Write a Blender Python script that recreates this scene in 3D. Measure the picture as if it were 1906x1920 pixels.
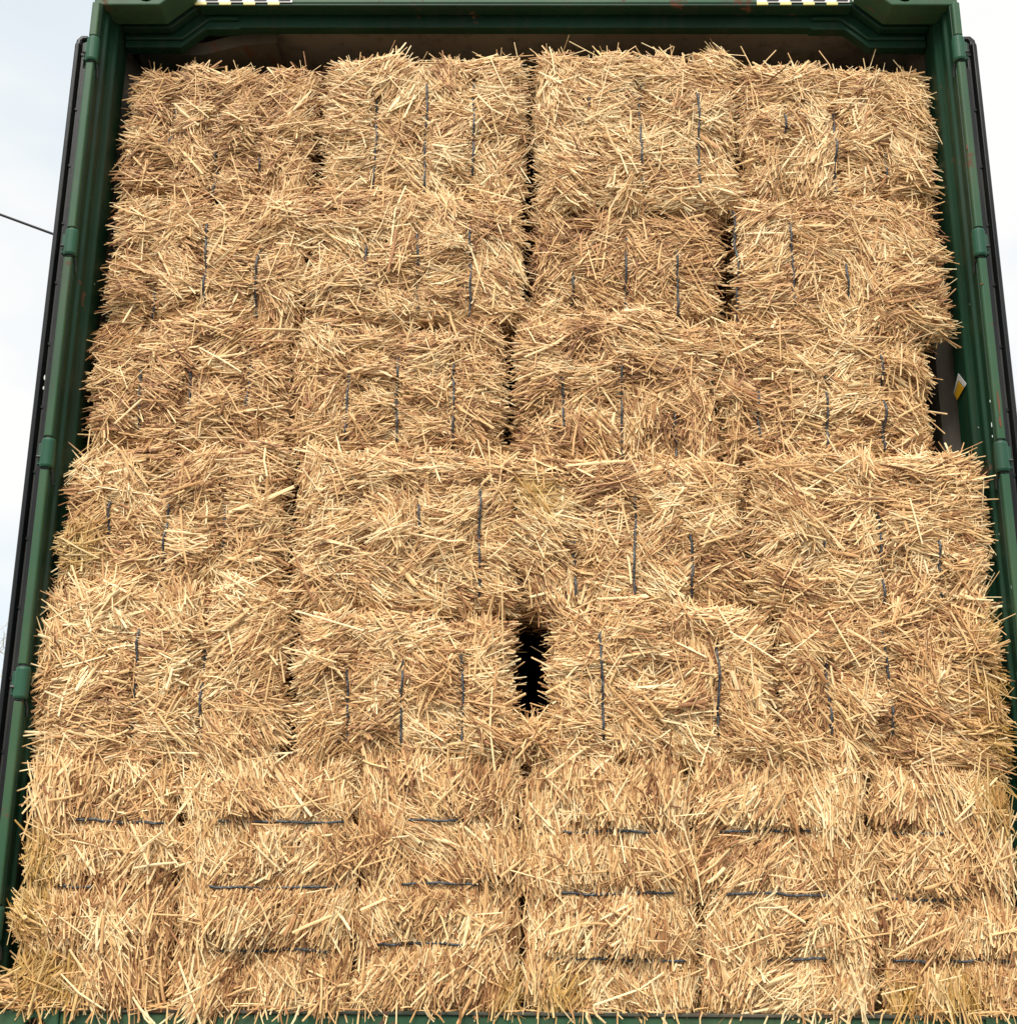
import bpy, bmesh, math, random
import numpy as np
from mathutils import Vector, Matrix
rad = math.radians
random.seed(7); rng = np.random.default_rng(7)
scn = bpy.context.scene
for o in list(bpy.data.objects): bpy.data.objects.remove(o)

# ------------------------------------------------------------------ camera
# metres; x right, y into the container, z up from the container's underside; y=0 is the container's rear face
CAM = Vector((-0.0053, -3.0204, 0.4410)); PITCH, YAW, ROLL = 0.27417, -0.009954, 0.006776; FPX = 2350.0
fw = Vector((math.sin(YAW)*math.cos(PITCH), math.cos(YAW)*math.cos(PITCH), math.sin(PITCH)))
r0 = Vector((math.cos(YAW), -math.sin(YAW), 0)); u0 = r0.cross(fw)
rt = r0*math.cos(ROLL) + u0*math.sin(ROLL); up = -r0*math.sin(ROLL) + u0*math.cos(ROLL)
cd = bpy.data.cameras.new('camera'); cam = bpy.data.objects.new('camera', cd); scn.collection.objects.link(cam)
M = Matrix(((rt.x, up.x, -fw.x), (rt.y, up.y, -fw.y), (rt.z, up.z, -fw.z))).to_4x4(); M.translation = CAM
cam.matrix_world = M
cd.sensor_fit = 'VERTICAL'; cd.sensor_height = 24; cd.lens = 24*FPX/1920; cd.clip_start = .05; cd.clip_end = 3000
scn.camera = cam

# ------------------------------------------------------------------ sky, sun, exposure
SUN_EL, SUN_ROT = rad(50), rad(192)     # soft light from above, behind the photographer
w = bpy.data.worlds.new("World"); scn.world = w; w.use_nodes = True
nt = w.node_tree; nt.nodes.clear()
def N(t, **k):
    n = nt.nodes.new(t)
    for a, b in k.items(): setattr(n, a, b)
    return n
out = N('ShaderNodeOutputWorld'); bg = N('ShaderNodeBackground'); bg.inputs[1].default_value = .1
sky = N('ShaderNodeTexSky', sky_type='NISHITA', sun_disc=False, sun_elevation=SUN_EL, sun_rotation=SUN_ROT)
tc = N('ShaderNodeTexCoord'); noi = N('ShaderNodeTexNoise'); noi.inputs['Scale'].default_value = 2.3; noi.inputs['Detail'].default_value = 4
mp = N('ShaderNodeMapping'); mp.inputs['Scale'].default_value = (1, 1, 2.2); mp.inputs['Location'].default_value = (.35, .2, .1)
rp = N('ShaderNodeValToRGB'); rp.color_ramp.elements[0].position = .36; rp.color_ramp.elements[0].color = (.85, .85, .85, 1)
rp.color_ramp.elements[1].position = .60; rp.color_ramp.elements[1].color = (1, 1, 1, 1)
mx = N('ShaderNodeMix', data_type='RGBA'); mx.inputs[7].default_value = (5.9, 5.85, 5.75, 1)
nt.links.new(tc.outputs['Generated'], mp.inputs[0]); nt.links.new(mp.outputs[0], noi.inputs['Vector'])
nt.links.new(noi.outputs['Fac'], rp.inputs[0]); nt.links.new(rp.outputs[0], mx.inputs[0])
r2 = N('ShaderNodeValToRGB'); r2.color_ramp.elements[0].position = .42; r2.color_ramp.elements[0].color = (.86, .925, .955, 1)
r2.color_ramp.elements[1].position = .60; r2.color_ramp.elements[1].color = (1, .99, .97, 1)
vm = N('ShaderNodeVectorMath', operation='SCALE'); vm.inputs['Scale'].default_value = 5.5
nt.links.new(noi.outputs['Fac'], r2.inputs[0]); nt.links.new(r2.outputs[0], vm.inputs[0]); nt.links.new(vm.outputs[0], mx.inputs[7])
nt.links.new(sky.outputs[0], mx.inputs[6]); nt.links.new(mx.outputs[2], bg.inputs[0]); nt.links.new(bg.outputs[0], out.inputs[0])
sl = bpy.data.lights.new('sun', 'SUN'); sl.energy = 2.4; sl.angle = rad(28); sl.color = (1, .96, .9)
so = bpy.data.objects.new('sun', sl); scn.collection.objects.link(so)
sd = Vector((math.sin(SUN_ROT)*math.cos(SUN_EL), math.cos(SUN_ROT)*math.cos(SUN_EL), math.sin(SUN_EL)))
so.rotation_euler = sd.to_track_quat('Z', 'Y').to_euler()
scn.view_settings.view_transform = 'Standard'; scn.view_settings.look = 'None'
scn.view_settings.exposure = 0.90; scn.view_settings.gamma = 1
scn.view_settings.use_curve_mapping = False

# ------------------------------------------------------------------ helpers
def at(px, py, Y):                       # a point measured in the photograph, on the plane y = Y
    d = fw + rt*((px-953)/FPX) + up*((960-py)/FPX); t = (Y-CAM.y)/d.y
    return CAM + d*t
def link(o, parent=None):
    scn.collection.objects.link(o); o.parent = parent; return o
def empty(name, loc=(0, 0, 0)):
    o = bpy.data.objects.new(name, None); o.location = loc; o.empty_display_size = .1; return link(o)
def tag(o, label=None, cat=None, group=None, kind=None):
    if label: o['label'] = label
    if cat: o['category'] = cat
    if group: o['group'] = group
    if kind: o['kind'] = kind
    return o
def obj(name, bm, mats, parent=None, smooth=False, bevel=0):
    me = bpy.data.meshes.new(name); bmesh.ops.recalc_face_normals(bm, faces=bm.faces); bm.to_mesh(me); bm.free()
    for m in (mats if isinstance(mats, (list, tuple)) else [mats]): me.materials.append(m)
    for p in me.polygons: p.use_smooth = smooth
    o = link(bpy.data.objects.new(name, me), parent)
    if bevel:
        b = o.modifiers.new('bevel', 'BEVEL'); b.width = bevel; b.segments = 2; b.limit_method = 'ANGLE'; b.angle_limit = rad(35)
    return o
def box(bm, x0, x1, y0, y1, z0, z1, mi=0):
    v = [bm.verts.new((x, y, z)) for x in (x0, x1) for y in (y0, y1) for z in (z0, z1)]
    for q in ((0, 1, 3, 2), (4, 6, 7, 5), (0, 4, 5, 1), (2, 3, 7, 6), (0, 2, 6, 4), (1, 5, 7, 3)):
        bm.faces.new([v[i] for i in q]).material_index = mi
def prism(bm, outer, d0, d1, axis='y', holes=()):
    """extrude a 2-D outline (with holes) between d0 and d1 along an axis"""
    def P(a, b, d): return {'y': (a, d, b), 'z': (a, b, d), 'x': (d, a, b)}[axis]
    loops = []
    for d in (d0, d1):
        es = []; ls = []
        for poly in [outer]+list(holes):
            vs = [bm.verts.new(P(a, b, d)) for a, b in poly]; ls.append(vs)
            es += [bm.edges.new((vs[i], vs[(i+1) % len(vs)])) for i in range(len(vs))]
        bmesh.ops.triangle_fill(bm, edges=es, use_beauty=True); loops.append(ls)
    for A, B in zip(*loops):
        for i in range(len(A)):
            j = (i+1) % len(A); bm.faces.new((A[i], A[j], B[j], B[i]))
def tube(bm, pts, r, n=8, cap=True):
    pts = [Vector(p) for p in pts]; rings = []
    for i, p in enumerate(pts):
        t = (pts[min(i+1, len(pts)-1)]-pts[max(i-1, 0)]).normalized()
        a = t.orthogonal().normalized() if i == 0 else (a - t*a.dot(t)).normalized()
        b = t.cross(a); rr = r[i] if isinstance(r, (list, tuple)) else r
        rings.append([bm.verts.new(p+(a*math.cos(k*2*math.pi/n)+b*math.sin(k*2*math.pi/n))*rr) for k in range(n)])
    for A, B in zip(rings, rings[1:]):
        for k in range(n): bm.faces.new((A[k], A[(k+1) % n], B[(k+1) % n], B[k]))
    if cap: bm.faces.new(rings[0]); bm.faces.new(rings[-1][::-1])
def ell(cx, cz, a, b, n=24): return [(cx+a*math.cos(k*2*math.pi/n), cz+b*math.sin(k*2*math.pi/n)) for k in range(n)]

def mat(name, col, rough=.6, spec=.4, metal=0):
    m = bpy.data.materials.new(name); m.use_nodes = True; p = m.node_tree.nodes['Principled BSDF']
    p.inputs['Base Color'].default_value = (*col, 1); p.inputs['Roughness'].default_value = rough
    p.inputs['Specular IOR Level'].default_value = spec; p.inputs['Metallic'].default_value = metal
    return m, m.node_tree, p
def node(t, ty, **k):
    n = t.nodes.new(ty)
    for a, b in k.items():
        if a in n.inputs: n.inputs[a].default_value = b
        else: setattr(n, a, b)
    return n
def ramp(t, stops, src):
    r = t.nodes.new('ShaderNodeValToRGB'); e = r.color_ramp.elements
    while len(e) < len(stops): e.new(.5)
    for i, (p, c) in enumerate(stops): e[i].position = p; e[i].color = (*c, 1)
    t.links.new(src, r.inputs[0]); return r
def mixc(t, fac, a, b):
    m = t.nodes.new('ShaderNodeMix'); m.data_type = 'RGBA'
    for s, i in ((fac, 0), (a, 6), (b, 7)):
        if isinstance(s, tuple): m.inputs[i].default_value = (*s, 1)
        elif isinstance(s, (int, float)): m.inputs[i].default_value = s
        else: t.links.new(s, m.inputs[i])
    return m.outputs[2]
def weathered(name, base, fade, rust=(.12, .055, .03), rust_at=.63, rough=.5, scale=1.0, dirt=(.04, .04, .03), chips=True):
    """old enamel: faded patches, streaky grime, rust spots, small pale chips"""
    m, t, p = mat(name, base, rough, .28)
    tc = node(t, 'ShaderNodeTexCoord'); v = tc.outputs['Object']
    n1 = node(t, 'ShaderNodeTexNoise', Scale=3.2*scale, Detail=5.0); t.links.new(v, n1.inputs['Vector'])
    c = mixc(t, ramp(t, [(.35, (0, 0, 0)), (.68, (1, 1, 1))], n1.outputs['Fac']).outputs[0], base, fade)
    mp = node(t, 'ShaderNodeMapping'); mp.inputs['Scale'].default_value = (14, 14, 1.2); t.links.new(v, mp.inputs[0])
    n2 = node(t, 'ShaderNodeTexNoise', Scale=1.6, Detail=6.0, Roughness=.65); t.links.new(mp.outputs[0], n2.inputs['Vector'])
    c = mixc(t, ramp(t, [(.5, (0, 0, 0)), (.78, (.75, .75, .75))], n2.outputs['Fac']).outputs[0], c, dirt)
    n3 = node(t, 'ShaderNodeTexNoise', Scale=9.0*scale, Detail=9.0, Roughness=.7); t.links.new(v, n3.inputs['Vector'])
    rf = ramp(t, [(rust_at, (0, 0, 0)), (rust_at+.035, (1, 1, 1))], n3.outputs['Fac']).outputs[0]
    c = mixc(t, rf, c, rust)
    if chips:
        n4 = node(t, 'ShaderNodeTexNoise', Scale=34.0, Detail=3.0); t.links.new(v, n4.inputs['Vector'])
        c = mixc(t, ramp(t, [(.76, (0, 0, 0)), (.775, (1, 1, 1))], n4.outputs['Fac']).outputs[0], c, (.42, .47, .42))
    t.links.new(c, p.inputs['Base Color'])
    rr = ramp(t, [(0, (rough,)*3), (1, (.85,)*3)], rf); t.links.new(rr.outputs[0], p.inputs['Roughness'])
    b = node(t, 'ShaderNodeBump', Strength=.25, Distance=.004); t.links.new(n3.outputs['Fac'], b.inputs['Height']); t.links.new(b.outputs[0], p.inputs['Normal'])
    return m
GREEN = weathered('shaded_green_enamel', (.004, .028, .012), (.007, .042, .019))  # darkened green: shade of the inner faces put into the colour
LGREEN = weathered('lit_green_enamel', (.022, .078, .036), (.050, .098, .045), rust=(.10, .06, .035), rust_at=.60)  # lighter, worn copy of the green: light on front faces put into the colour
KGREEN = weathered('hinge_green_enamel', (.015, .074, .040), (.026, .092, .050), rust_at=.68)
GREY = weathered('grey_interior_paint', (.21, .19, .155), (.29, .265, .22), rust_at=.8, rough=.5, chips=False)
DIRTY_SHADED = weathered('grimy_shaded_paint', (.045, .055, .04), (.10, .085, .06), rust_at=.55, rough=.8)  # grime on the sill; darkness for shade on the roof bracket
RUBBER = weathered('black_rubber', (.003, .0035, .004), (.008, .009, .009), rust=(.05, .05, .05), rust_at=.72, rough=.38, chips=False)
STEEL = weathered('dull_steel_strip', (.018, .018, .017), (.045, .044, .042), rust=(.05, .045, .04), rust_at=.7, rough=.4, chips=False)
BLACK, _, _ = mat('black_paint', (.012, .012, .012), .6)
WHITE, _, _ = mat('white_vinyl', (.72, .70, .66), .5)
YELLOW, _, _ = mat('pale_yellow_reflective', (.70, .62, .22), .45)
AMBER, _, _ = mat('amber_vinyl', (.62, .34, .015), .45)
CHIP, _, _ = mat('bare_primer_chip', (.55, .60, .54), .8)
RUST, _, _ = mat('rust_patch', (.14, .055, .03), .9)
PLY = weathered('plywood_floor', (.16, .10, .06), (.2, .13, .08), chips=False, rough=.7)
TYRE, _, _ = mat('tyre_rubber', (.02, .02, .02), .8)
# twine: blue-grey twisted polypropylene
TWINE, t, p = mat('blue_grey_twine', (.035, .055, .075), .45)
tc = node(t, 'ShaderNodeTexCoord'); wv = node(t, 'ShaderNodeTexNoise', Scale=160.0, Detail=3.0); t.links.new(tc.outputs['Object'], wv.inputs['Vector'])
t.links.new(ramp(t, [(.35, (.018, .022, .027)), (.54, (.054, .064, .073)), (.70, (.16, .17, .175))], wv.outputs['Fac']).outputs[0], p.inputs['Base Color'])
# straw: every stalk carries its own tone
STRAW, t, p = mat('dry_straw', (.6, .4, .2), .5, .35)
a1 = node(t, 'ShaderNodeAttribute', attribute_name='tone'); a2 = node(t, 'ShaderNodeAttribute', attribute_name='stain')
rc = ramp(t, [(0, (.20, .080, .030)), (.2, (.42, .195, .078)), (.45, (.65, .378, .155)), (.7, (.81, .540, .250)), (1, (.93, .73, .42))], a1.outputs['Fac'])
c = mixc(t, a2.outputs['Fac'], rc.outputs[0], (.42, .245, .030))
oi = node(t, 'ShaderNodeObjectInfo')
tc = node(t, 'ShaderNodeTexCoord'); nn = node(t, 'ShaderNodeTexNoise', Scale=70.0, Detail=3.0); t.links.new(tc.outputs['Object'], nn.inputs['Vector'])
hs = node(t, 'ShaderNodeHueSaturation'); t.links.new(c, hs.inputs['Color'])
mr = node(t, 'ShaderNodeMapRange'); mr.inputs[1].default_value = .3; mr.inputs[2].default_value = .7; mr.inputs[3].default_value = .86; mr.inputs[4].default_value = 1.1
t.links.new(nn.outputs['Fac'], mr.inputs[0]); t.links.new(mr.outputs[0], hs.inputs['Value']); t.links.new(hs.outputs[0], p.inputs['Base Color'])
CORE, t, p = mat('shaded_straw_core', (.3, .17, .08), .9, .1)  # dark brown carries the shade in gaps between stalks
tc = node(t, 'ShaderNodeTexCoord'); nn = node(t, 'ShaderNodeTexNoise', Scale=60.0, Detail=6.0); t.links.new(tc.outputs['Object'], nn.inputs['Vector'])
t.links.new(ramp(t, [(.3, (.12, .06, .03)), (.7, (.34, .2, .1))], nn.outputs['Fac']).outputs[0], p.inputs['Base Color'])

# ------------------------------------------------------------------ setting
bm = bmesh.new(); GZ = -1.2
n = 24
for i in range(n+1):
    for j in range(n+1):
        f = lambda k: math.copysign(abs(k/n*2-1)**2.2, k/n*2-1)*900
        bm.verts.new((f(i), f(j), GZ))
bm.verts.ensure_lookup_table()
for i in range(n):
    for j in range(n): bm.faces.new([bm.verts[k] for k in (i*(n+1)+j, (i+1)*(n+1)+j, (i+1)*(n+1)+j+1, i*(n+1)+j+1)])
GR, t, p = mat('gravel_yard', (.3, .28, .25), .95, .1)
tc = node(t, 'ShaderNodeTexCoord'); nn = node(t, 'ShaderNodeTexNoise', Scale=12.0, Detail=10.0); t.links.new(tc.outputs['Object'], nn.inputs['Vector'])
t.links.new(ramp(t, [(.3, (.10, .095, .085)), (.7, (.20, .19, .17))], nn.outputs['Fac']).outputs[0], p.inputs['Base Color'])
tag(obj('ground', bm, GR), kind='structure')

# ------------------------------------------------------------------ the container
C = empty('shipping_container', (0, 0, 0))
tag(C, 'open green steel shipping container stacked full of straw bales, both rear doors folded back', 'shipping container')
L = 12.19
# walls, roof, floor, front end
for s in (-1, 1):
    bm = bmesh.new(); zs = (.15, 2.80); y = .17; pts = []
    while y < L-.1:
        pts += [(s*1.212, y), (s*1.212, y+.07), (s*1.176, y+.138), (s*1.176, y+.21)]; y += .278
    pts.append((s*1.212, L-.1))
    for off in (0, 1):
        vs = [[bm.verts.new((x - s*off*.002, yy, z)) for x, yy in pts] for z in zs]
        for k in range(len(pts)-1): bm.faces.new((vs[0][k], vs[0][k+1], vs[1][k+1], vs[1][k]))
    # outer skin green, inner skin grey
    for k, f in enumerate(bm.faces): f.material_index = 0 if k < len(pts)-1 else 1
    me = bpy.data.meshes.new('side_wall'); bm.to_mesh(me); bm.free(); me.materials.append(GREEN); me.materials.append(GREY)
    link(bpy.data.objects.new('side_wall', me), C)
bm = bmesh.new(); box(bm, -1.21, 1.21, .17, L-.1, 2.852, 2.875); 
for k in range(40): box(bm, -1.05, 1.05, .75+k*.28, .87+k*.28, 2.842, 2.8515)
obj('roof', bm, GREY, C)
for s in (-1, 1):
    bm = bmesh.new(); box(bm, *sorted((s*1.19, s*1.215)), .17, L-.1, 2.80, 2.851); obj('roof_rail', bm, GREY, C)
bm = bmesh.new(); box(bm, -1.17, 1.17, .05, L-.1, .10, .125); obj('floor', bm, PLY, C)
bm = bmesh.new(); box(bm, -1.215, 1.215, L-.1, L-.06, .1, 2.87); obj('front_wall', bm, GREY, C)
for s in (-1, 1):                        # bottom side rails
    bm = bmesh.new(); box(bm, *sorted((s*1.17, s*1.219)), .178, L, 0, .149); obj('side_rail', bm, GREEN, C)

# corner posts: outer hinge strip, then a stepped J section running back to the wall
for s in (-1, 1):
    bm = bmesh.new()
    prof = [(1.219, 0), (1.194, 0), (1.194, .028), (1.185, .036), (1.185, .058), (1.188, .063), (1.180, .078), (1.1725, .088), (1.1715, .169), (1.219, .169)]
    prism(bm, [(s*a, b) for a, b in prof], .118, 2.778, 'z')
    post = obj('corner_post', bm, GREEN, C, bevel=.003)
    # lighter outer strip in front of the post, broken by the hinge knuckles
    kz = []
    side = 0 if s < 0 else 1
    for (ya, yb) in ([(70, 114), (430, 478), (822, 876), (1250, 1310), (1700, 1766)], [(69, 113), (430, 480), (828, 884), (1256, 1316), (1700, 1766)])[side]:
        px = (953-(780+.113*ya)) if s < 0 else (953+(850+.11*ya))
        kz.append((at(px, yb, -.012).z, at(px, ya, -.012).z))
    kz = sorted(kz, reverse=True); top = 2.777
    for k, (z0, z1) in enumerate(kz+[(None, None)]):
        lo = z1+.006 if z1 else .119
        bm = bmesh.new()
        prism(bm, [(s*1.220, .0), (s*1.218, -.014), (s*1.214, -.016), (s*1.199, -.016), (s*1.196, -.012), (s*1.196, -.0005), (s*1.2, -.0005)], lo, top, 'z')
        # rounded lug shape at the strip's ends
        obj('hinge_strip', bm, LGREEN, post, bevel=.003)
        if z1 is None: break
        bm = bmesh.new(); tube(bm, [(s*1.205, -.007, z0), (s*1.205, -.007, z0+.006), (s*1.205, -.007, z1-.006), (s*1.205, -.007, z1)], [.015, .0175, .0175, .015], 20)
        box(bm, *sorted((s*1.2195, s*1.232)), -.004, .05, z0+.01, z1-.01)
        h = obj('hinge', bm, KGREEN, C, smooth=False, bevel=.0015)
        bm = bmesh.new(); tube(bm, [(s*1.205, -.007, z0-.0045), (s*1.205, -.007, z1+.0045)], .009, 12); tube(bm, [(s*1.221, -.01, (z0+z1)/2-.01), (s*1.231, -.012, (z0+z1)/2-.01)], .004, 8)
        tube(bm, [(s*1.192, -.004, z0-.006), (s*1.19, .004, z0-.02), (s*1.191, .01, z0-.04)], .003, 6)
        obj('hinge_pin', bm, STEEL, h)
        top = z0-.006

# bottom castings with their oval holes
for s in (-1, 1):
    bm = bmesh.new(); cx = s*1.093
    prism(bm, [(s*1.219, 0), (s*1.219, .1165), (s*1.041, .1165), (s*1.041, 0)], 0, .02, 'y', [ell(cx, .062, .030, .040)])
    box(bm, *sorted((s*1.219, s*1.041)), .0205, .162, 0, .006); box(bm, *sorted((s*1.219, s*1.041)), .0205, .162, .105, .1165)
    obj('corner_casting', bm, LGREEN, C, bevel=.004)
    bm = bmesh.new(); box(bm, *sorted((s*1.218, s*1.042)), .14, .16, .0065, .1045); obj('casting_hole_shade', bm, BLACK, C)  # black sheet stands in for the shade inside the oval hole
# sill between them: top rail, recessed slots
bm = bmesh.new()
slots = [ (-.99, -.83), (-.30, -.02), (.36, .62) ]
outer = [(-1.04, .0), (1.04, .0), (1.04, .113), (-1.04, .113)]
holes = [[(a, .02), (b, .02), (b, .068), (b-.01, .076), (a+.01, .076), (a, .068)] for a, b in slots]
prism(bm, outer, .004, .03, 'y', holes)
obj('rear_sill', bm, LGREEN, C, bevel=.003)
bm = bmesh.new(); box(bm, -1.04, 1.04, .0305, .07, .02, .099); obj('slot_shade', bm, BLACK, C)  # black block stands in for the shade inside the slots
bm = bmesh.new(); box(bm, -1.04, 1.04, -.002, .06, .1135, .121); obj('sill_plate', bm, DIRTY_SHADED, C, bevel=.002)

# header: front castings with gussets, recessed middle rail, inner drop plate with stepped corners
for s in (-1, 1):
    bm = bmesh.new()
    prism(bm, [(s*1.219, 2.779), (s*1.033, 2.779), (s*.952, 2.852), (s*.952, 2.896), (s*1.219, 2.896)], 0, .088, 'y', [ell(s*1.073, 2.838, .030, .047)])
    obj('corner_casting', bm, LGREEN, C, bevel=.004)
    bm = bmesh.new(); box(bm, *sorted((s*1.21, s*1.04)), .0885, .1, 2.79, 2.89); obj('casting_hole_shade', bm, BLACK, C)  # black sheet painted as the shade within the upper hole
    bm = bmesh.new(); box(bm, *sorted((s*1.219, s*1.171)), .0885, .17, 2.779, 2.894); obj('post_head', bm, GREEN, C)
    bm = bmesh.new()                     # dark gasket frame right behind the casting
    prism(bm, [(s*1.17, 2.7785), (s*1.03, 2.7785), (s*.95, 2.851), (s*.95, 2.87), (s*1.17, 2.87)], .1005, .129, 'y'); obj('header_gusset', bm, GREEN, C, bevel=.003)
bm = bmesh.new(); box(bm, -.9515, .9515, .085, .1298, 2.851, 2.896)
header = obj('door_header', bm, LGREEN, C, bevel=.004)
bm = bmesh.new(); box(bm, -.949, .949, .0855, .13, 2.842, 2.8505); obj('header_lip', bm, GREEN, header, bevel=.003)
def inner_outline(dz, inset=0):
    p = [(-1.1695, 2.88), (-1.1695, 2.738+dz), (-1.006, 2.738+dz), (-.936, 2.800+dz), (-.838, 2.800+dz), (-.836, 2.806+dz)]
    return p+[(-x, z) for x, z in p[::-1]]
bm = bmesh.new(); prism(bm, inner_outline(0), .135, .1685, 'y'); inner = obj('header_drop_plate', bm, GREEN, C, bevel=.003)
for s in (-1, 1):                        # raised bead following the stepped corner
    bm = bmesh.new()
    path = [(s*1.168, 2.772), (s*1.0, 2.772), (s*.925, 2.838), (s*.838, 2.838)]
    off = [(x, z-.013) for x, z in path]
    prism(bm, path+off[::-1], .126, .1345, 'y'); obj('bead', bm, GREEN, inner, bevel=.004)
# roof corner bracket seen behind the header
for s in (-1,):
    bm = bmesh.new(); vs = []
    for k, (x, z) in enumerate(((1.15, 2.760), (.99, 2.762), (.95, 2.763), (.88, 2.785), (.83, 2.797), (.74, 2.805))):
        vs.append([bm.verts.new((s*x, y, z+dz)) for y, dz in ((.19, .03), (.205, 0), (.36, -.004), (.365, .035))])
    for A, B in zip(vs, vs[1:]):
        for k in range(3): bm.faces.new((A[k], A[k+1], B[k+1], B[k]))
    b = obj('roof_bracket', bm, DIRTY_SHADED, C)  # darker paint stands in for the interior shade
    b.modifiers.new('s', 'SOLIDIFY').thickness = .004
    bm = bmesh.new(); tube(bm, [(s*.93, .262, 2.764), (s*.93, .262, 2.776)], .011, 16); obj('bolt_hole_shade', bm, BLACK, b)  # solid black plug painted as the dark of a hole

# hazard strips on the header
def hazard(px0, px1, n):
    a = at(px0, 4, .0825).x; b = at(px1, 4, .0825).x; z0, z1 = 2.8515, 2.888
    bm = bmesh.new(); box(bm, a, b, .0822, .0846, z0, z1, 2); w = (b-a)/n
    for k in range(n):
        x = a+w*(k+.42); 
        v = [bm.verts.new(q) for q in ((x, .0814, z0+.003), (min(x+w*.5, b), .0814, z0+.003), (min(x+w*.5+.018, b), .0814, z1), (min(x+.018, b), .0814, z1))]
        bm.faces.new(v).material_index = 1
    for k in range(n): box(bm, a+w*k, a+w*(k+.48), .0805, .0845, z0-.009, z0-.0003, 0)
    o = obj('hazard_strip', bm, [YELLOW, BLACK, WHITE], C); tag(o, 'black and pale yellow striped reflective strip on the header')
hazard(366, 548, 4); hazard(1418, 1592, 4)

# diamond sticker, folded over the inside of the right post
def flat(bm, pts, x, th, mi=0):
    A = [bm.verts.new((x, y, z)) for y, z in pts]; B = [bm.verts.new((x+th, y, z)) for y, z in pts]
    for f in (bm.faces.new(A), bm.faces.new(B)): f.material_index = mi
    for i in range(len(A)): bm.faces.new((A[i], A[(i+1) % len(A)], B[(i+1) % len(A)], B[i])).material_index = mi
def on_x(px, py, X):
    d = fw + rt*((px-953)/FPX) + up*((960-py)/FPX); t = (X-CAM.x)/d.x
    q = CAM + d*t; return (q.y, q.z)
bm = bmesh.new(); XS = 1.1709
flat(bm, [on_x(*q, XS) for q in ((1795.5, 700), (1811, 720), (1794, 750), (1787, 737))], XS, -.0006, 0)
flat(bm, [on_x(*q, XS-.0008) for q in ((1796, 713), (1807.5, 727), (1794, 749.5), (1788, 738))], XS-.0008, -.0006, 1)
flat(bm, [on_x(*q, XS-.0016) for q in ((1796, 715), (1806, 728), (1793.5, 750), (1788.5, 739))], XS-.0016, -.0006, 2)
tag(obj('diamond_sticker', bm, [WHITE, BLACK, AMBER], C), 'small yellow diamond sticker with white border inside the right post')
# paint chips and rust patches with a shape of their own
def chips(name, seeds, Y, m, X=None):
    for (px, py, wpx, hpx) in seeds:
        bm = bmesh.new()
        c = at(px, py, Y); w2, h2 = wpx/1500, hpx/1500; k = random.randint(7, 10)
        ps = [(c.x+w2*math.cos(a*2*math.pi/k)*random.uniform(.6, 1.1), c.z+h2*math.sin(a*2*math.pi/k)*random.uniform(.6, 1.1)) for a in range(k)]
        prism(bm, ps, Y, Y+.001, 'y'); obj(name, bm, m, C)
chips('rust_patch', [(1871, 755, 5, 60), (1874, 790, 6, 28), (1839, 532, 10, 4), (1812, 275, 4, 14)], -.0172, RUST)
chips('paint_chip', [(1855, 752, 2, 6), (1858, 796, 2, 12), (1859.5, 818, 2, 6), (84, 708, 4, 12), (82, 727, 3, 8)], -.0172, CHIP)
# chips inside the right post
for (px, py, wd, h) in ((1830, 800, .010, .020), (1832, 826, .006, .008), (1834, 838, .005, .014), (1833, 880, .006, .03)):
    bm = bmesh.new(); y0, z0 = on_x(px, py, 1.1845); k = 8
    flat(bm, [(y0+wd*.5*math.cos(a*2*math.pi/k)*random.uniform(.7, 1.1), z0+h*.5*math.sin(a*2*math.pi/k)*random.uniform(.7, 1.1)) for a in range(k)], 1.1845, -.0006)
    obj('paint_chip', bm, CHIP, C)

# doors folded right round against the side walls, seen edge-on with their black rubber gaskets
for s in (-1, 1):
    z0, z1 = .13, 2.715
    bm = bmesh.new(); box(bm, *sorted((s*1.236, s*1.266)), .075, 1.22, z0+.02, z1-.025)
    for zz in (.4, 1.1, 1.8, 2.4): box(bm, *sorted((s*1.266, s*1.274)), .12, 1.18, zz, zz+.12)
    d = obj('door', bm, GREEN, C, bevel=.004)
    d['label'] = 'green door folded back along the %s side, seen edge-on' % ('left' if s < 0 else 'right')
    bm = bmesh.new()                     # outer rubber lip, rounded over at the top corner
    prof = [(s*1.262, .050), (s*1.266, .042), (s*1.276, .042), (s*1.281, .052), (s*1.281, .078), (s*1.262, .078)]
    prism(bm, prof, z0, z1-.03, 'z')
    tube(bm, [(s*1.2715, .060, z1-.032), (s*1.271, .062, z1-.014), (s*1.264, .064, z1-.003), (s*1.250, .066, z1)], [.0105, .0105, .010, .008], 12)
    obj('gasket', bm, RUBBER, d, bevel=.002)
    bm = bmesh.new()                     # steel clamping strip with screw heads
    box(bm, *sorted((s*1.2525, s*1.2615)), .056, .0745, z0, z1-.02); strip = obj('clamp_strip', bm, STEEL, d, bevel=.002)
    for k in range(15):
        bm = bmesh.new(); tube(bm, [(s*1.2575, .053, z1-.06-k*.178), (s*1.2575, .0558, z1-.06-k*.178)], .0045, 10); obj('screw', bm, RUBBER, strip)
    bm = bmesh.new()                     # inner flap of rubber between door and post, cut to a point at its top
    prism(bm, [(.045, z0), (.045, 2.735), (.051, 2.757), (.074, 2.72), (.074, z0)], *sorted((s*1.226, s*1.2345)), axis='x')
    prism(bm, [(.045, z0), (.045, 2.60), (.074, 2.64), (.074, z0)], *sorted((s*1.2348, s*1.2515)), axis='x')
    obj('inner_flap', bm, RUBBER, d, bevel=.001)

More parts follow.
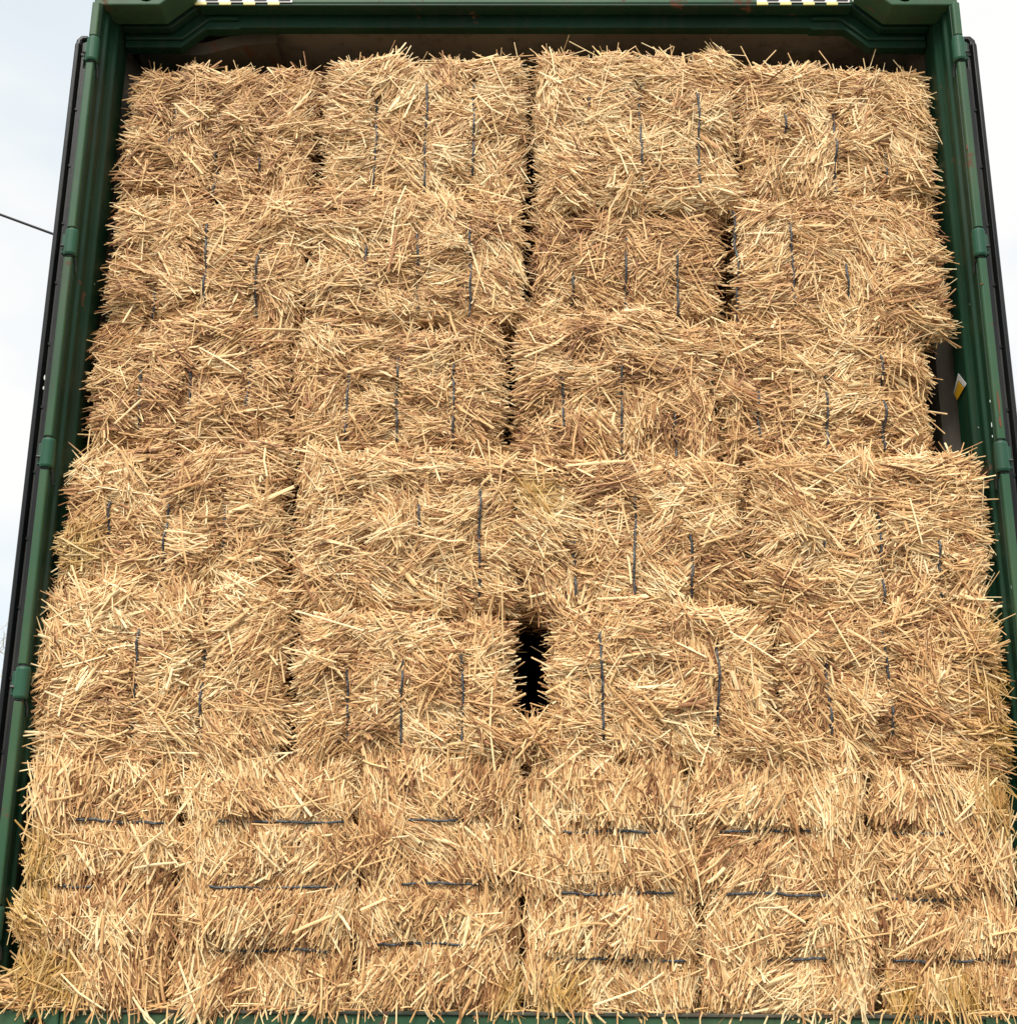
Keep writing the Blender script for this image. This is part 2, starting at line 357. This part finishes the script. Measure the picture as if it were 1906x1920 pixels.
# trailer under the container
T = empty('trailer', (0, 0, GZ)); tag(T, 'flat steel trailer frame carrying the green container', 'trailer')
bm = bmesh.new()
for s in (-1, 1): box(bm, *sorted((s*.42, s*.56)), .3, 12.1, 1.2-.34, 1.2-.152)
box(bm, -1.2, 1.2, .05, .25, 1.05, 1.2-.002); box(bm, -1.2, 1.2, 11.8, 12.0, 1.05, 1.2-.002)
for k in range(6): box(bm, -1.0, 1.0, 1.5+k*1.8, 1.6+k*1.8, 1.2-.15, 1.2-.01)
obj('frame', bm, BLACK, T)
for y in (1.6, 2.9):
    for s in (-1, 1):
        bm = bmesh.new(); tube(bm, [(s*.72, y, .5), (s*.74, y, .5), (s*1.08, y, .5), (s*1.1, y, .5)], [.44, .49, .49, .44], 32)
        wh = obj('wheel', bm, TYRE, T); bm = bmesh.new(); tube(bm, [(s*1.101, y, .5), (s*1.12, y, .5)], [.27, .24], 24); obj('rim', bm, STEEL, wh)

# ------------------------------------------------------------------ straw
def smooth_noise(k, scale, seed):
    g = np.random.default_rng(seed); d = g.normal(size=(k, 3)); d /= np.linalg.norm(d, axis=1)[:, None]
    f = d*(2*np.pi/scale)*g.uniform(.6, 1.6, (k, 1)); ph = g.uniform(0, 2*np.pi, k)
    return lambda P: np.sin(P@f.T+ph).sum(1)/math.sqrt(k/2)
def norm(v): return v/np.maximum(np.linalg.norm(v, axis=-1, keepdims=True), 1e-9)
def stalks(Cn, D, Nn, Ln, Wd, bend, kink):
    """folded strips: 3 rings of 3 points per stalk"""
    n = len(Cn); S = norm(np.cross(D, Nn)); Nn = np.cross(S, D)
    T_ = np.stack([-.5*np.ones(n), kink, .5*np.ones(n)], 1)
    V = np.empty((n, 3, 3, 3), np.float32)
    for i in range(3):
        c0 = Cn + D*(Ln*T_[:, i])[:, None]
        if i == 1: c0 = c0 + bend
        tw = Wd*(.5 if i == 1 else .42)
        V[:, i, 0] = c0 - S*tw[:, None]; V[:, i, 1] = c0 + Nn*(tw*.75)[:, None]; V[:, i, 2] = c0 + S*tw[:, None]
    V = V.reshape(-1, 3); base = (np.arange(n)*9)[:, None, None]
    q = np.array([[0, 1, 4, 3], [1, 2, 5, 4], [3, 4, 7, 6], [4, 5, 8, 7]])[None]
    return V, (base+q).reshape(-1, 4)
def mesh_from(name, V, F, mats, tone=None, stain=None, mi=None, smooth=True):
    me = bpy.data.meshes.new(name); me.vertices.add(len(V)); me.vertices.foreach_set('co', np.ascontiguousarray(V, np.float32).ravel())
    me.loops.add(F.size); me.loops.foreach_set('vertex_index', F.astype(np.int32).ravel())
    me.polygons.add(len(F)); me.polygons.foreach_set('loop_start', np.arange(0, F.size, 4, dtype=np.int32))
    me.polygons.foreach_set('loop_total', np.full(len(F), 4, np.int32))
    for m in mats: me.materials.append(m)
    if mi is not None: me.polygons.foreach_set('material_index', mi.astype(np.int32))
    me.polygons.foreach_set('use_smooth', np.full(len(F), smooth))
    for nm, a in (('tone', tone), ('stain', stain)):
        if a is not None:
            at_ = me.attributes.new(nm, 'FLOAT', 'POINT'); at_.data.foreach_set('value', a.astype(np.float32))
    me.update(calc_edges=True); return me

DENS = 1.0
def bale(rect, Y, strings, label, horiz=False, seed=0, rot=(0, 0), tint=0., stains=(), depth=1.1, group=None, r=.05, grow=.0, wisps=0):
    """rect in photo pixels on the plane y = Y; strings = [(pixel position, visible from, visible to)]"""
    g = np.random.default_rng(1000+seed)
    x0, x1, ya, yb = rect; cxp, cyp = (x0+x1)/2, (ya+yb)/2
    xl, xr = at(x0, cyp, Y).x, at(x1, cyp, Y).x; zt, zb = at(cxp, ya, Y).z, at(cxp, yb, Y).z
    W, H = xr-xl-(.008 if horiz else .022), zt-zb+(.034 if horiz else .020); cx, cz = (xl+xr)/2, (zt+zb)/2; D2 = depth
    root = empty('straw_bale', (cx, Y, cz-H/2)); tag(root, label, 'straw bale', group)
    root.rotation_euler = (0, rad(rot[0]), rad(rot[1]))
    off = np.array([0, 0, H/2])          # geometry is built around the face centre, then lifted to the base
    hw, hh = W/2, H/2
    sp = []
    for s_, a, b in strings:
        if horiz: sp.append((at(cxp, s_, Y).z-cz, at(a, cyp, Y).x-cx, at(b, cyp, Y).x-cx))
        else: sp.append((at(s_, cyp, Y).x-cx, at(cxp, b, Y).z-cz, at(cxp, a, Y).z-cz))
    spos = np.array([q[0] for q in sp])
    lump = smooth_noise(9, .15, seed*7+1); lump2 = smooth_noise(8, .06, seed*7+2); ang1 = smooth_noise(7, .30, seed*7+3); tonen = smooth_noise(7, .12, seed*7+4)
    GD = .016 if horiz else .019; AS = .62 if horiz else 1.
    ax = 2 if horiz else 0               # coordinate across which the strings are spaced
    def surf(P, nrm):
        """outward displacement: bulging lobes, pinched at every string"""
        u = P[:, ax]; gr = np.zeros(len(P))
        for s_ in spos: gr = np.maximum(gr, np.exp(-((u-s_)/.030)**2))
        return .008*lump(P)+.004*lump2(P) - GD*gr*(np.abs(nrm[:, ax]) < .7) + .013*(1-(P[:, 2]/hh)**2)*(nrm[:, 1] < -.5) + .006*lump(P)*(nrm[:, 2] > .5)
    def sample(n, face):
        P = np.empty((n, 3))
        a, b = g.uniform(-1, 1, n), g.uniform(-1, 1, n); dd = g.uniform(0, 1, n)**1.5*.30
        if face == 'f': P[:] = np.stack([a*hw, np.zeros(n), b*hh], 1)
        if face in 'lr': P[:] = np.stack([np.full(n, hw*(1 if face == 'r' else -1)), dd, b*hh], 1)
        if face in 'tb': P[:] = np.stack([a*hw, dd, np.full(n, hh*(1 if face == 't' else -1))], 1)
        In = np.stack([np.clip(P[:, 0], -hw+r, hw-r), np.clip(P[:, 1], r, D2), np.clip(P[:, 2], -hh+r, hh-r)], 1)
        nr = norm(P-In + np.array([0, -1e-6, 0])); return In+nr*r, nr
    def layer(n_list, lmu, lsd, wmu, o0, o1, angsd, stray, tones, out_sd, protr, wide=.0):
        Ps, Ns = [], []
        for f_, n_ in n_list:
            a, b = sample(int(n_*DENS), f_); Ps.append(a); Ns.append(b)
        P = np.concatenate(Ps); nr = np.concatenate(Ns); n = len(P)
        P = P + nr*surf(P, nr)[:, None]
        # stalk direction in the x-z plane: across the strings, swirling in bundles
        seeds = g.uniform(-1, 1, (34, 2))*np.array([hw, hh]); sang = g.normal(0, rad(33), 34)
        Q = P[:, [0, 2]]; dist = ((Q[:, None]-seeds[None])**2).sum(2)*g.uniform(.75, 1.3, (n, 34)); near = dist.argmin(1)
        ang = (rad(17)*ang1(P)*1.1 + sang[near])*AS + g.normal(0, angsd, n)
        u = P[:, ax]; vv = P[:, 2 if ax == 0 else 0]; hv = hh if ax == 0 else hw
        pinch = np.zeros(n)               # stalks fan away from every string
        for s_ in spos:
            dlt = u-s_; pinch += np.sign(dlt)*np.exp(-(np.abs(dlt)/.07))*(vv/hv)*rad(34)*(1 if not horiz else .5)
        ang = ang + pinch
        st = g.uniform(size=n) < stray; ang[st] = g.uniform(-np.pi/2, np.pi/2, st.sum())
        if horiz: d = np.stack([np.sin(ang), np.zeros(n), np.cos(ang)], 1)
        else: d = np.stack([np.cos(ang), np.zeros(n), np.sin(ang)], 1)
        c = (d*nr).sum(1)
        cap = .30 + .7*(np.abs(nr[:, ax]) > .6)      # lie flat on most faces, stick out like a brush at the cut ends
        over = np.abs(c) > cap
        d[over] = d[over] - nr[over]*(c[over]-np.sign(c[over])*cap[over] if not np.isscalar(cap) else 0)[:, None]
        d = norm(d + nr*g.normal(0, out_sd, n)[:, None] + g.normal(0, .10, (n, 3)))
        Ln = np.clip(g.lognormal(math.log(lmu), lsd, n), .018, .26); Wd = np.clip(g.lognormal(math.log(wmu), .33, n), .0016, .0085)
        if wide: wz = g.uniform(size=n) < wide; Wd[wz] *= 1.8
        o = g.uniform(o0, o1, n); tip = np.abs((d*nr).sum(1))*Ln/2
        pr = g.exponential(protr, n); o = np.where(tip > pr, o-(tip-pr), o)
        # keep stalks that cross a string tucked beneath it where the string shows
        for s_, a_, b_ in sp:
            cross = (np.abs(u-s_) < np.abs(d[:, ax])*Ln/2+.003) & (vv > a_-.004) & (vv < b_+.004) & (nr[:, 1] < -.3)
            tuck = cross & (g.uniform(size=n) < .99)
            lim = -.010-.02*np.abs(d[:, 1])*Ln
            o = np.where(tuck, np.minimum(o, -.005-.35*tip*(tip < .02)) - GD*(1-np.exp(-((u-s_)/.030)**2)), o)
        Cn = P + nr*o[:, None] + off
        bv = np.cross(d, nr)*(g.normal(0, .03, n)*Ln)[:, None] + nr*(g.normal(0, .016, n)*Ln)[:, None]
        kk = g.uniform(size=n) < .03; bv[kk] *= 2.5
        Nn = norm(nr + g.normal(0, .45, (n, 3)) - np.array([0, .3, 0]))
        V, F = stalks(Cn, d, Nn, Ln, Wd, bv, g.uniform(-.2, .2, n))
        tn = np.clip(g.beta(*tones, n) + .11*tonen(P) + tint*1.5 - .02, 0, 1)
        stn = np.clip(g.normal(-.03, .05, n), 0, .2)
        for (sx, sz, sr) in stains:
            q = at(sx, sz, Y); dd2 = ((P[:, 0]+cx-q.x)**2+(P[:, 2]+cz-q.z)**2)/(sr/700)**2
            stn = np.maximum(stn, np.clip(1.2*np.exp(-dd2)*g.uniform(.2, 1, n), 0, .6))
        return V, F, np.repeat(tn, 9), np.repeat(stn, 9)
    A = W*H/.23
    parts = [
        layer([('f', 5200*A), ('l', 1000), ('r', 1000), ('t', 1000), ('b', 800)], .058, .4, .0034, -.034, -.010, rad(16), .10, (1.7, 1.8), .20, .004),
        layer([('f', 7200*A), ('l', 1300), ('r', 1300), ('t', 1100), ('b', 800)], .060, .5, .0030, -.014, .002, rad(11), .06, (1.9, 1.5), .13, .006, .03),
        layer([('f', 1500*A), ('l', 200), ('r', 200), ('t', 200), ('b', 200)], .026, .4, .0022, -.010, .003, rad(35), .4, (1.8, 1.6), .25, .005, .1),
        layer([('f', 480*A), ('l', 40), ('r', 40), ('t', 80), ('b', 60)], .085, .4, .0034, -.002, .006, rad(26), .33, (2.4, 1.4), .10, .010),
        layer([('f', 42*A), ('l', 5), ('r', 5), ('t', 12), ('b', 4)], .115, .35, .0040, .001, .009, rad(40), .7, (4, 1.5), .14, .025),
    ]
    if wisps:                            # long stalks sprouting from the top
        n = wisps; P = np.stack([g.uniform(-.9, .9, n)*hw, g.uniform(.0, .09, n), np.full(n, hh-.02)], 1)+off
        d = norm(np.stack([g.normal(0, .55, n), g.normal(-.1, .25, n), np.ones(n)], 1)); Ln = np.clip(g.lognormal(math.log(.062), .35, n), .03, .13)
        V, F = stalks(P+d*(Ln*.42)[:, None], d, norm(np.stack([g.normal(0, .5, n), -np.ones(n), np.zeros(n)], 1)), Ln, g.uniform(.0018, .0034, n), g.normal(0, .07, (n, 3))*Ln[:, None], g.uniform(-.2, .2, n))
        parts.append((V, F, np.repeat(g.beta(3, 1.6, n), 9), np.zeros(n*9)))
    # packed core, just beneath the stalks: a rounded block
    bm = bmesh.new(); e = .034
    x_, z_ = hw-e, hh-e; seg = 4; ring = []
    rr = .03
    for qx, qz, a0 in ((x_-rr, z_-rr, 0), (-x_+rr, z_-rr, 90), (-x_+rr, -z_+rr, 180), (x_-rr, -z_+rr, 270)):
        for k in range(seg+1):
            a_ = rad(a0+90*k/seg); ring.append((qx+rr*math.cos(a_), qz+rr*math.sin(a_)))
    cv, cf = [], []
    lv = [(e+.012, .86), (e+.004, .96), (e+.02, 1.0), (.35, 1.0), (D2-.05, 1.0), (D2, .95)]
    lv[0] = (e, .93); lv[1] = (e+.008, .985)
    for yy, sc in lv:
        for (a_, b_) in ring: cv.append((a_*sc, yy, b_*sc+hh))
    m_ = len(ring)
    for i in range(len(lv)-1):
        for k in range(m_): cf.append((i*m_+k, i*m_+(k+1) % m_, (i+1)*m_+(k+1) % m_, (i+1)*m_+k))
    # front and back caps as quad strips
    for base in (0, (len(lv)-1)*m_):
        for k in range(m_//2-1): cf.append((base+k, base+k+1, base+m_-2-k, base+m_-1-k))
    bm.free()
    Vs = [np.array(cv, np.float32)]; Fs = [np.array(cf)]; ts = [np.zeros(len(cv))]; ss = [np.zeros(len(cv))]; o_ = len(cv)
    mi = [np.ones(len(cf))]
    for V, F, t1, t2 in parts:
        Vs.append(V); Fs.append(F+o_); ts.append(t1); ss.append(t2); mi.append(np.zeros(len(F))); o_ += len(V)
    me = mesh_from('packed_straw', np.concatenate(Vs), np.concatenate(Fs), [STRAW, CORE], np.concatenate(ts), np.concatenate(ss), np.concatenate(mi))
    link(bpy.data.objects.new('packed_straw', me), root)
    # twine loops: round the bale, lying in the pinch where they show, sunk in the straw elsewhere
    for s_, a_, b_ in sp:
        bm = bmesh.new(); pts = []; hv = hh if not horiz else hw; lo, hi = -hv+r*.6, hv-r*.6
        K = 26; wob = g.normal(0, .0012, K+1).cumsum(); wob -= np.linspace(wob[0], wob[-1], K+1)
        for k in range(K+1):
            v = lo+(hi-lo)*k/K
            q = np.array([[s_, 0, v]]) if not horiz else np.array([[v, 0, s_]])
            dz = surf(q, np.array([[0, -1., 0]]))[0]
            vis = 1 if a_ < v < b_ else 0; edge = max(0, abs(v)-(hv-r))/r
            y = -dz + (-.0025 if vis else .012) + r*.55*edge**2
            pts.append((s_+wob[k], y, v+hh) if not horiz else (v, y, s_+wob[k]+hh))
        if not horiz: pts += [(s_, .05, hh+hv-.012), (s_, D2-.05, hh+hv-.014), (s_, D2, hh), (s_, D2-.05, hh-hv+.014), (s_, .05, hh-hv+.012), pts[0]]
        else: pts += [(hv-.012, .05, s_+hh), (hv-.014, D2-.05, s_+hh), (0, D2, s_+hh), (-hv+.014, D2-.05, s_+hh), (-hv+.012, .05, s_+hh), pts[0]]
        tube(bm, pts, .0031, 6, cap=False); obj('twine', bm, TWINE, root, smooth=True)
    return root

H_ = (0, 0)   # a string that is wholly covered
def hid(x, y): return (x, y, y+1)
R1, R2, R3, R4, R5, R6 = .10, .085, .075, .03, .005, -.006
side = 'bales stacked flat with their twine running upright'
base_ = 'bottom row bales standing on edge with level twine'
B = [
 # rect, Y, strings, label, rot, tint, stains
 ((222, 584, 134, 368), R1+.01, [(312, 200, 268), (405, 190, 372), (490, 290, 320)], 'greenish grey straw bale at the top left corner of the stack, against the green post', (2, -3), -.05, []),
 ((612, 983, 114, 362), R1-.01, [(703, 170, 362), (798, 152, 352), (887, 142, 325)], 'pale combed straw bale with three long visible twines, top row second from the left', (0, 1), .07, []),
 ((1002, 1384, 103, 386), R1, [(1105, 180, 200), (1203, 150, 345), (1308, 160, 350)], 'shaggy straw bale in the top row just right of the centre gap', (0, 0), .04, []),
 ((1388, 1750, 128, 374), R1, [(1467, 220, 265), (1560, 205, 362), (1655, 275, 365)], 'pale straw bale at the top right corner of the stack beside the green post', (1, 2), .04, []),
 ((210, 580, 372, 602), R2, [(290, 540, 592), (385, 415, 580), (485, 452, 592)], 'straw bale in the second row from the top against the left post', (0, -2), 0, []),
 ((586, 981, 362, 602), R2-.02, [(690, 450, 505), (785, 420, 588), (882, 415, 592)], 'straw bale in the second row, its right end cut sharply beside the dark gap', (-1, 0), .02, []),
 ((1000, 1350, 398, 602), R2+.03, [(1075, 500, 592), (1172, 440, 600), (1270, 465, 602)], 'low straw bale sunk a little back in the second row, between two dark gaps', (0, 2), -.06, []),
 ((1388, 1770, 380, 618), R2-.01, [(1383, 470, 471), (1483, 415, 575), (1590, 490, 565)], 'straw bale in the second row from the top against the right post', (0, 1), 0, []),
 ((165, 545, 604, 838), R3, [(260, 690, 812), (355, 690, 822), (465, 665, 765)], 'brownish straw bale in the third row from the top against the left post', (0, -2), -.07, []),
 ((548, 942, 608, 846), R3-.01, [(650, 688, 828), (745, 662, 826), (850, 680, 838)], 'third row straw bale with three evenly spaced short twines, left of the centre gap', (0, 0), -.01, []),
 ((967, 1345, 600, 866), R3, [(1055, 700, 818), (1165, 682, 857), (1265, 775, 858)], 'straw bale in the third row from the top, just right of the centre line', (0, 0), -.02, []),
 ((1348, 1738, 612, 856), R3, [(1420, 725, 832), (1545, 705, 842), (1655, 660, 842)], 'straw bale in the third row, grey wall showing between it and the right post', (1, 2), 0, []),
 ((118, 534, 845, 1100), R4, [(205, 940, 1000), (312, 930, 1072), (420, 890, 1050)], 'straw bale in the fourth row with a yellow stain beside the left post', (0, -1), 0, [(145, 1030, 34)]),
 ((553, 968, 850, 1146), R4, [(675, 925, 940), (785, 925, 1000), (900, 895, 1138)], 'tall straw bale in the fourth row with one long twine near its right edge', (0, 0), .03, []),
 ((976, 1393, 864, 1142), R4, [(1078, 1010, 1118), (1187, 930, 1138), (1293, 975, 1138)], 'straw bale in the fourth row directly above the black hole, three twines showing', (0, 0), .01, [(1010, 930, 34)]),
 ((1411, 1852, 856, 1142), R4-.01, [(1540, 1010, 1030), (1650, 950, 1142), (1758, 1010, 1122)], 'wide straw bale in the fourth row jutting out over the right post', (0, 1), .03, []),
 ((64, 535, 1098, 1436), R5, [(130, 1340, 1360), (258, 1180, 1402), (382, 1200, 1402)], 'big combed straw bale with two long leaning twines, fifth row at the left post', (-1, -1), .04, []),
 ((555, 958, 1152, 1424), R5, [(650, 1242, 1392), (755, 1232, 1402), (866, 1222, 1392)], 'straw bale in the fifth row immediately left of the black hole', (0, 0), .01, []),
 ((1032, 1450, 1142, 1430), R5, [(1130, 1180, 1392), (1245, 1160, 1200), (1345, 1188, 1382)], 'fifth row straw bale immediately right of the black hole, its left side in view', (0, -2), .03, []),
 ((1461, 1886, 1140, 1440), R5, [(1553, 1230, 1372), (1665, 1178, 1402), (1775, 1180, 1181)], 'fifth row straw bale at the right post, yellow stained along its right edge', (0, 1), -.03, [(1850, 1190, 26), (1870, 1280, 34), (1880, 1380, 34)]),
]
for i, (rc_, Yf, st, lab, ro, ti, stn) in enumerate(B):
    bale(rc_, Yf, st, lab, seed=i, rot=ro, tint=ti, stains=stn, group=side, wisps=16 if i < 4 else 3)
E6 = [
 ((40, 325, 1436, 1872), [(1543, 120, 300), (1665, 105, 182), (1785, 150, 151)], 'leftmost bottom row bale on edge, yellow stained and ragged beside the left post', [(72, 1615, 34), (60, 1710, 34), (60, 1810, 42), (110, 1855, 34)]),
 ((328, 664, 1432, 1886), [(1540, 400, 655), (1662, 395, 650), (1783, 400, 620)], 'bottom row bale on edge, second from the left, three long level twines', []),
 ((667, 980, 1430, 1886), [(1537, 760, 880), (1662, 750, 945), (1771, 710, 870)], 'bottom row bale on edge, third from the left, twines half buried in straw', [(960, 1885, 26)]),
 ((983, 1304, 1434, 1890), [(1558, 1050, 1240), (1674, 1048, 1262), (1800, 1022, 1300)], 'bottom row bale on edge below and right of the black hole', [(1050, 1870, 36)]),
 ((1308, 1640, 1440, 1892), [(1560, 1350, 1535), (1678, 1362, 1565), (1800, 1430, 1542)], 'bottom row bale on edge, second from the right, twines broken by loose straw', []),
 ((1644, 1908, 1446, 1894), [(1560, 1650, 1780), (1686, 1648, 1830), (1803, 1662, 1885)], 'rightmost bottom row bale on edge, running to the right post', [(1800, 1890, 40), (1885, 1480, 50), (1690, 1885, 25)]),
]
for i, (rc_, st, lab, stn) in enumerate(E6):
    bale(rc_, R6+.002*i, st, lab, horiz=True, seed=40+i, rot=(0, 0), tint=.03 if i in (1, 3, 4) else -.01, stains=stn, depth=1.1, group=base_, r=.045)

# loose straw spilled on the sill and hanging over its edge
g = np.random.default_rng(99)
n = 940
X = np.concatenate([g.uniform(-1.21, 1.2, 140), -1.215+g.exponential(.12, 560), 1.2-g.exponential(.08, 240)]); X = np.clip(X, -1.215, 1.215)
hgt = np.clip(.07*np.exp(-(X+1.215)/.12), 0, .07)+.03*np.exp(-(1.2-X)/.06)
P = np.stack([X, g.uniform(-.012, .05, n), .122+g.uniform(0, 1, n)*(.010+hgt)], 1)
d = norm(np.stack([g.normal(0, 1, n), g.normal(0, .35, n), g.normal(0, .16, n)], 1))
V1, F1 = stalks(P, d, norm(np.stack([g.normal(0, .4, n), -np.ones(n), np.full(n, .6)], 1)), np.clip(g.lognormal(math.log(.045), .4, n), .015, .11), np.clip(g.lognormal(math.log(.0034), .3, n), .0015, .006), g.normal(0, .002, (n, 3)), g.uniform(-.2, .2, n))
m = 60
P2 = np.stack([g.uniform(-1.1, 1.2, m), g.uniform(-.020, -.008, m), .124-g.uniform(0, .022, m)], 1)
d2 = norm(np.stack([g.normal(0, .5, m), g.normal(0, .12, m)-.1, -np.ones(m)], 1))
V2, F2 = stalks(P2, d2, norm(np.stack([g.normal(0, .4, m), -np.ones(m), np.full(m, .2)], 1)), np.clip(g.lognormal(math.log(.045), .3, m), .02, .08), np.clip(g.lognormal(math.log(.0036), .3, m), .0015, .006), g.normal(0, .003, (m, 3)), g.uniform(-.2, .2, m))
tn = np.concatenate([g.beta(2.2, 2.2, n), g.beta(3, 1.8, m)]); stn = np.concatenate([np.clip(g.normal(.12, .12, n), 0, .5), np.clip(g.normal(.05, .1, m), 0, .5)])
me = mesh_from('spilled_straw', np.concatenate([V1, V2]), np.concatenate([F1, F2+len(V1)]), [STRAW], np.repeat(tn, 9), np.repeat(stn, 9))
tag(link(bpy.data.objects.new('spilled_straw', me)), 'loose straw spilled along the container sill and hanging over its edge', 'straw', kind='stuff')

# tangle of straw fallen into the bottom of the hole between two bales
g = np.random.default_rng(5); n = 1500; c0 = at(1003, 1392, .05)
q = norm(g.normal(size=(n, 3)))*g.uniform(.3, 1, (n, 1))**.4*np.array([.062, .07, .05]); P = q+np.array(c0)
d = norm(g.normal(size=(n, 3))*np.array([1, .5, .8]))
V1, F1 = stalks(P, d, norm(q+np.array([0, -.02, 0])), np.clip(g.lognormal(math.log(.05), .4, n), .02, .11), np.clip(g.lognormal(math.log(.0034), .3, n), .0015, .006), g.normal(0, .002, (n, 3)), g.uniform(-.2, .2, n))
me = mesh_from('straw_tangle', V1, F1, [STRAW], np.repeat(g.beta(1.8, 1.7, n), 9), np.repeat(np.clip(g.normal(.03, .05, n), 0, .2), 9))
tag(link(bpy.data.objects.new('straw_tangle', me)), 'tangle of loose straw at the foot of the black hole between bales', 'straw', kind='stuff')

# overhead cable passing behind the container's left side
bm = bmesh.new(); a = at(0, 402, 9.0); b = at(103, 440, 9.0); v = b-a
pts = [a+v*(-14+k*1.0)+Vector((0, 0, .0009*(k-14)**2)) for k in range(0, 36)]
tube(bm, pts, .014, 8); tag(obj('overhead_cable', bm, BLACK, smooth=True), 'black overhead cable crossing the pale sky left of the container', 'cable')

# pale bare tree far off at the left edge
rnd = random.Random(5)
BARK, _, _ = mat('hazed_bark', (.62, .56, .47), .9, .1)  # bright haze around the far tree put into its bark colour
base = at(-55, 1200, 55.0); tr = empty('bare_tree', (base.x, base.y, GZ)); tag(tr, 'faint leafless tree far away at the left edge, beyond the folded door', 'tree')
bm = bmesh.new(); Ht = at(-30, 1100, 55.0).z-GZ
tube(bm, [(0, 0, 0), (.1, 0, Ht*.3), (-.1, .1, Ht*.55)], [.28, .22, .15], 10); obj('trunk', bm, BARK, tr)
bm = bmesh.new()
def limb(p, d, l, r_, dep):
    q = p+d*l; tube(bm, [p, p+d*l*.5+Vector((rnd.gauss(0, .05*l), 0, rnd.gauss(0, .03*l))), q], [r_, r_*.8, r_*.55], 5, cap=False)
    if dep:
        for _ in range(4 if dep > 2 else 3):
            nd = (d+Vector((rnd.gauss(0, .6), rnd.gauss(0, .6), rnd.gauss(.12, .4)))).normalized(); limb(p+d*l*rnd.uniform(.5, 1), nd, l*rnd.uniform(.55, .8), r_*.55, dep-1)
for k in range(7):
    a_ = k*.9; limb(Vector((0, 0, Ht*(.3+.035*k))), Vector((math.cos(a_)*.7, math.sin(a_)*.7, .8)).normalized(), Ht*.2, .09, 4)
obj('crown', bm, BARK, tr)
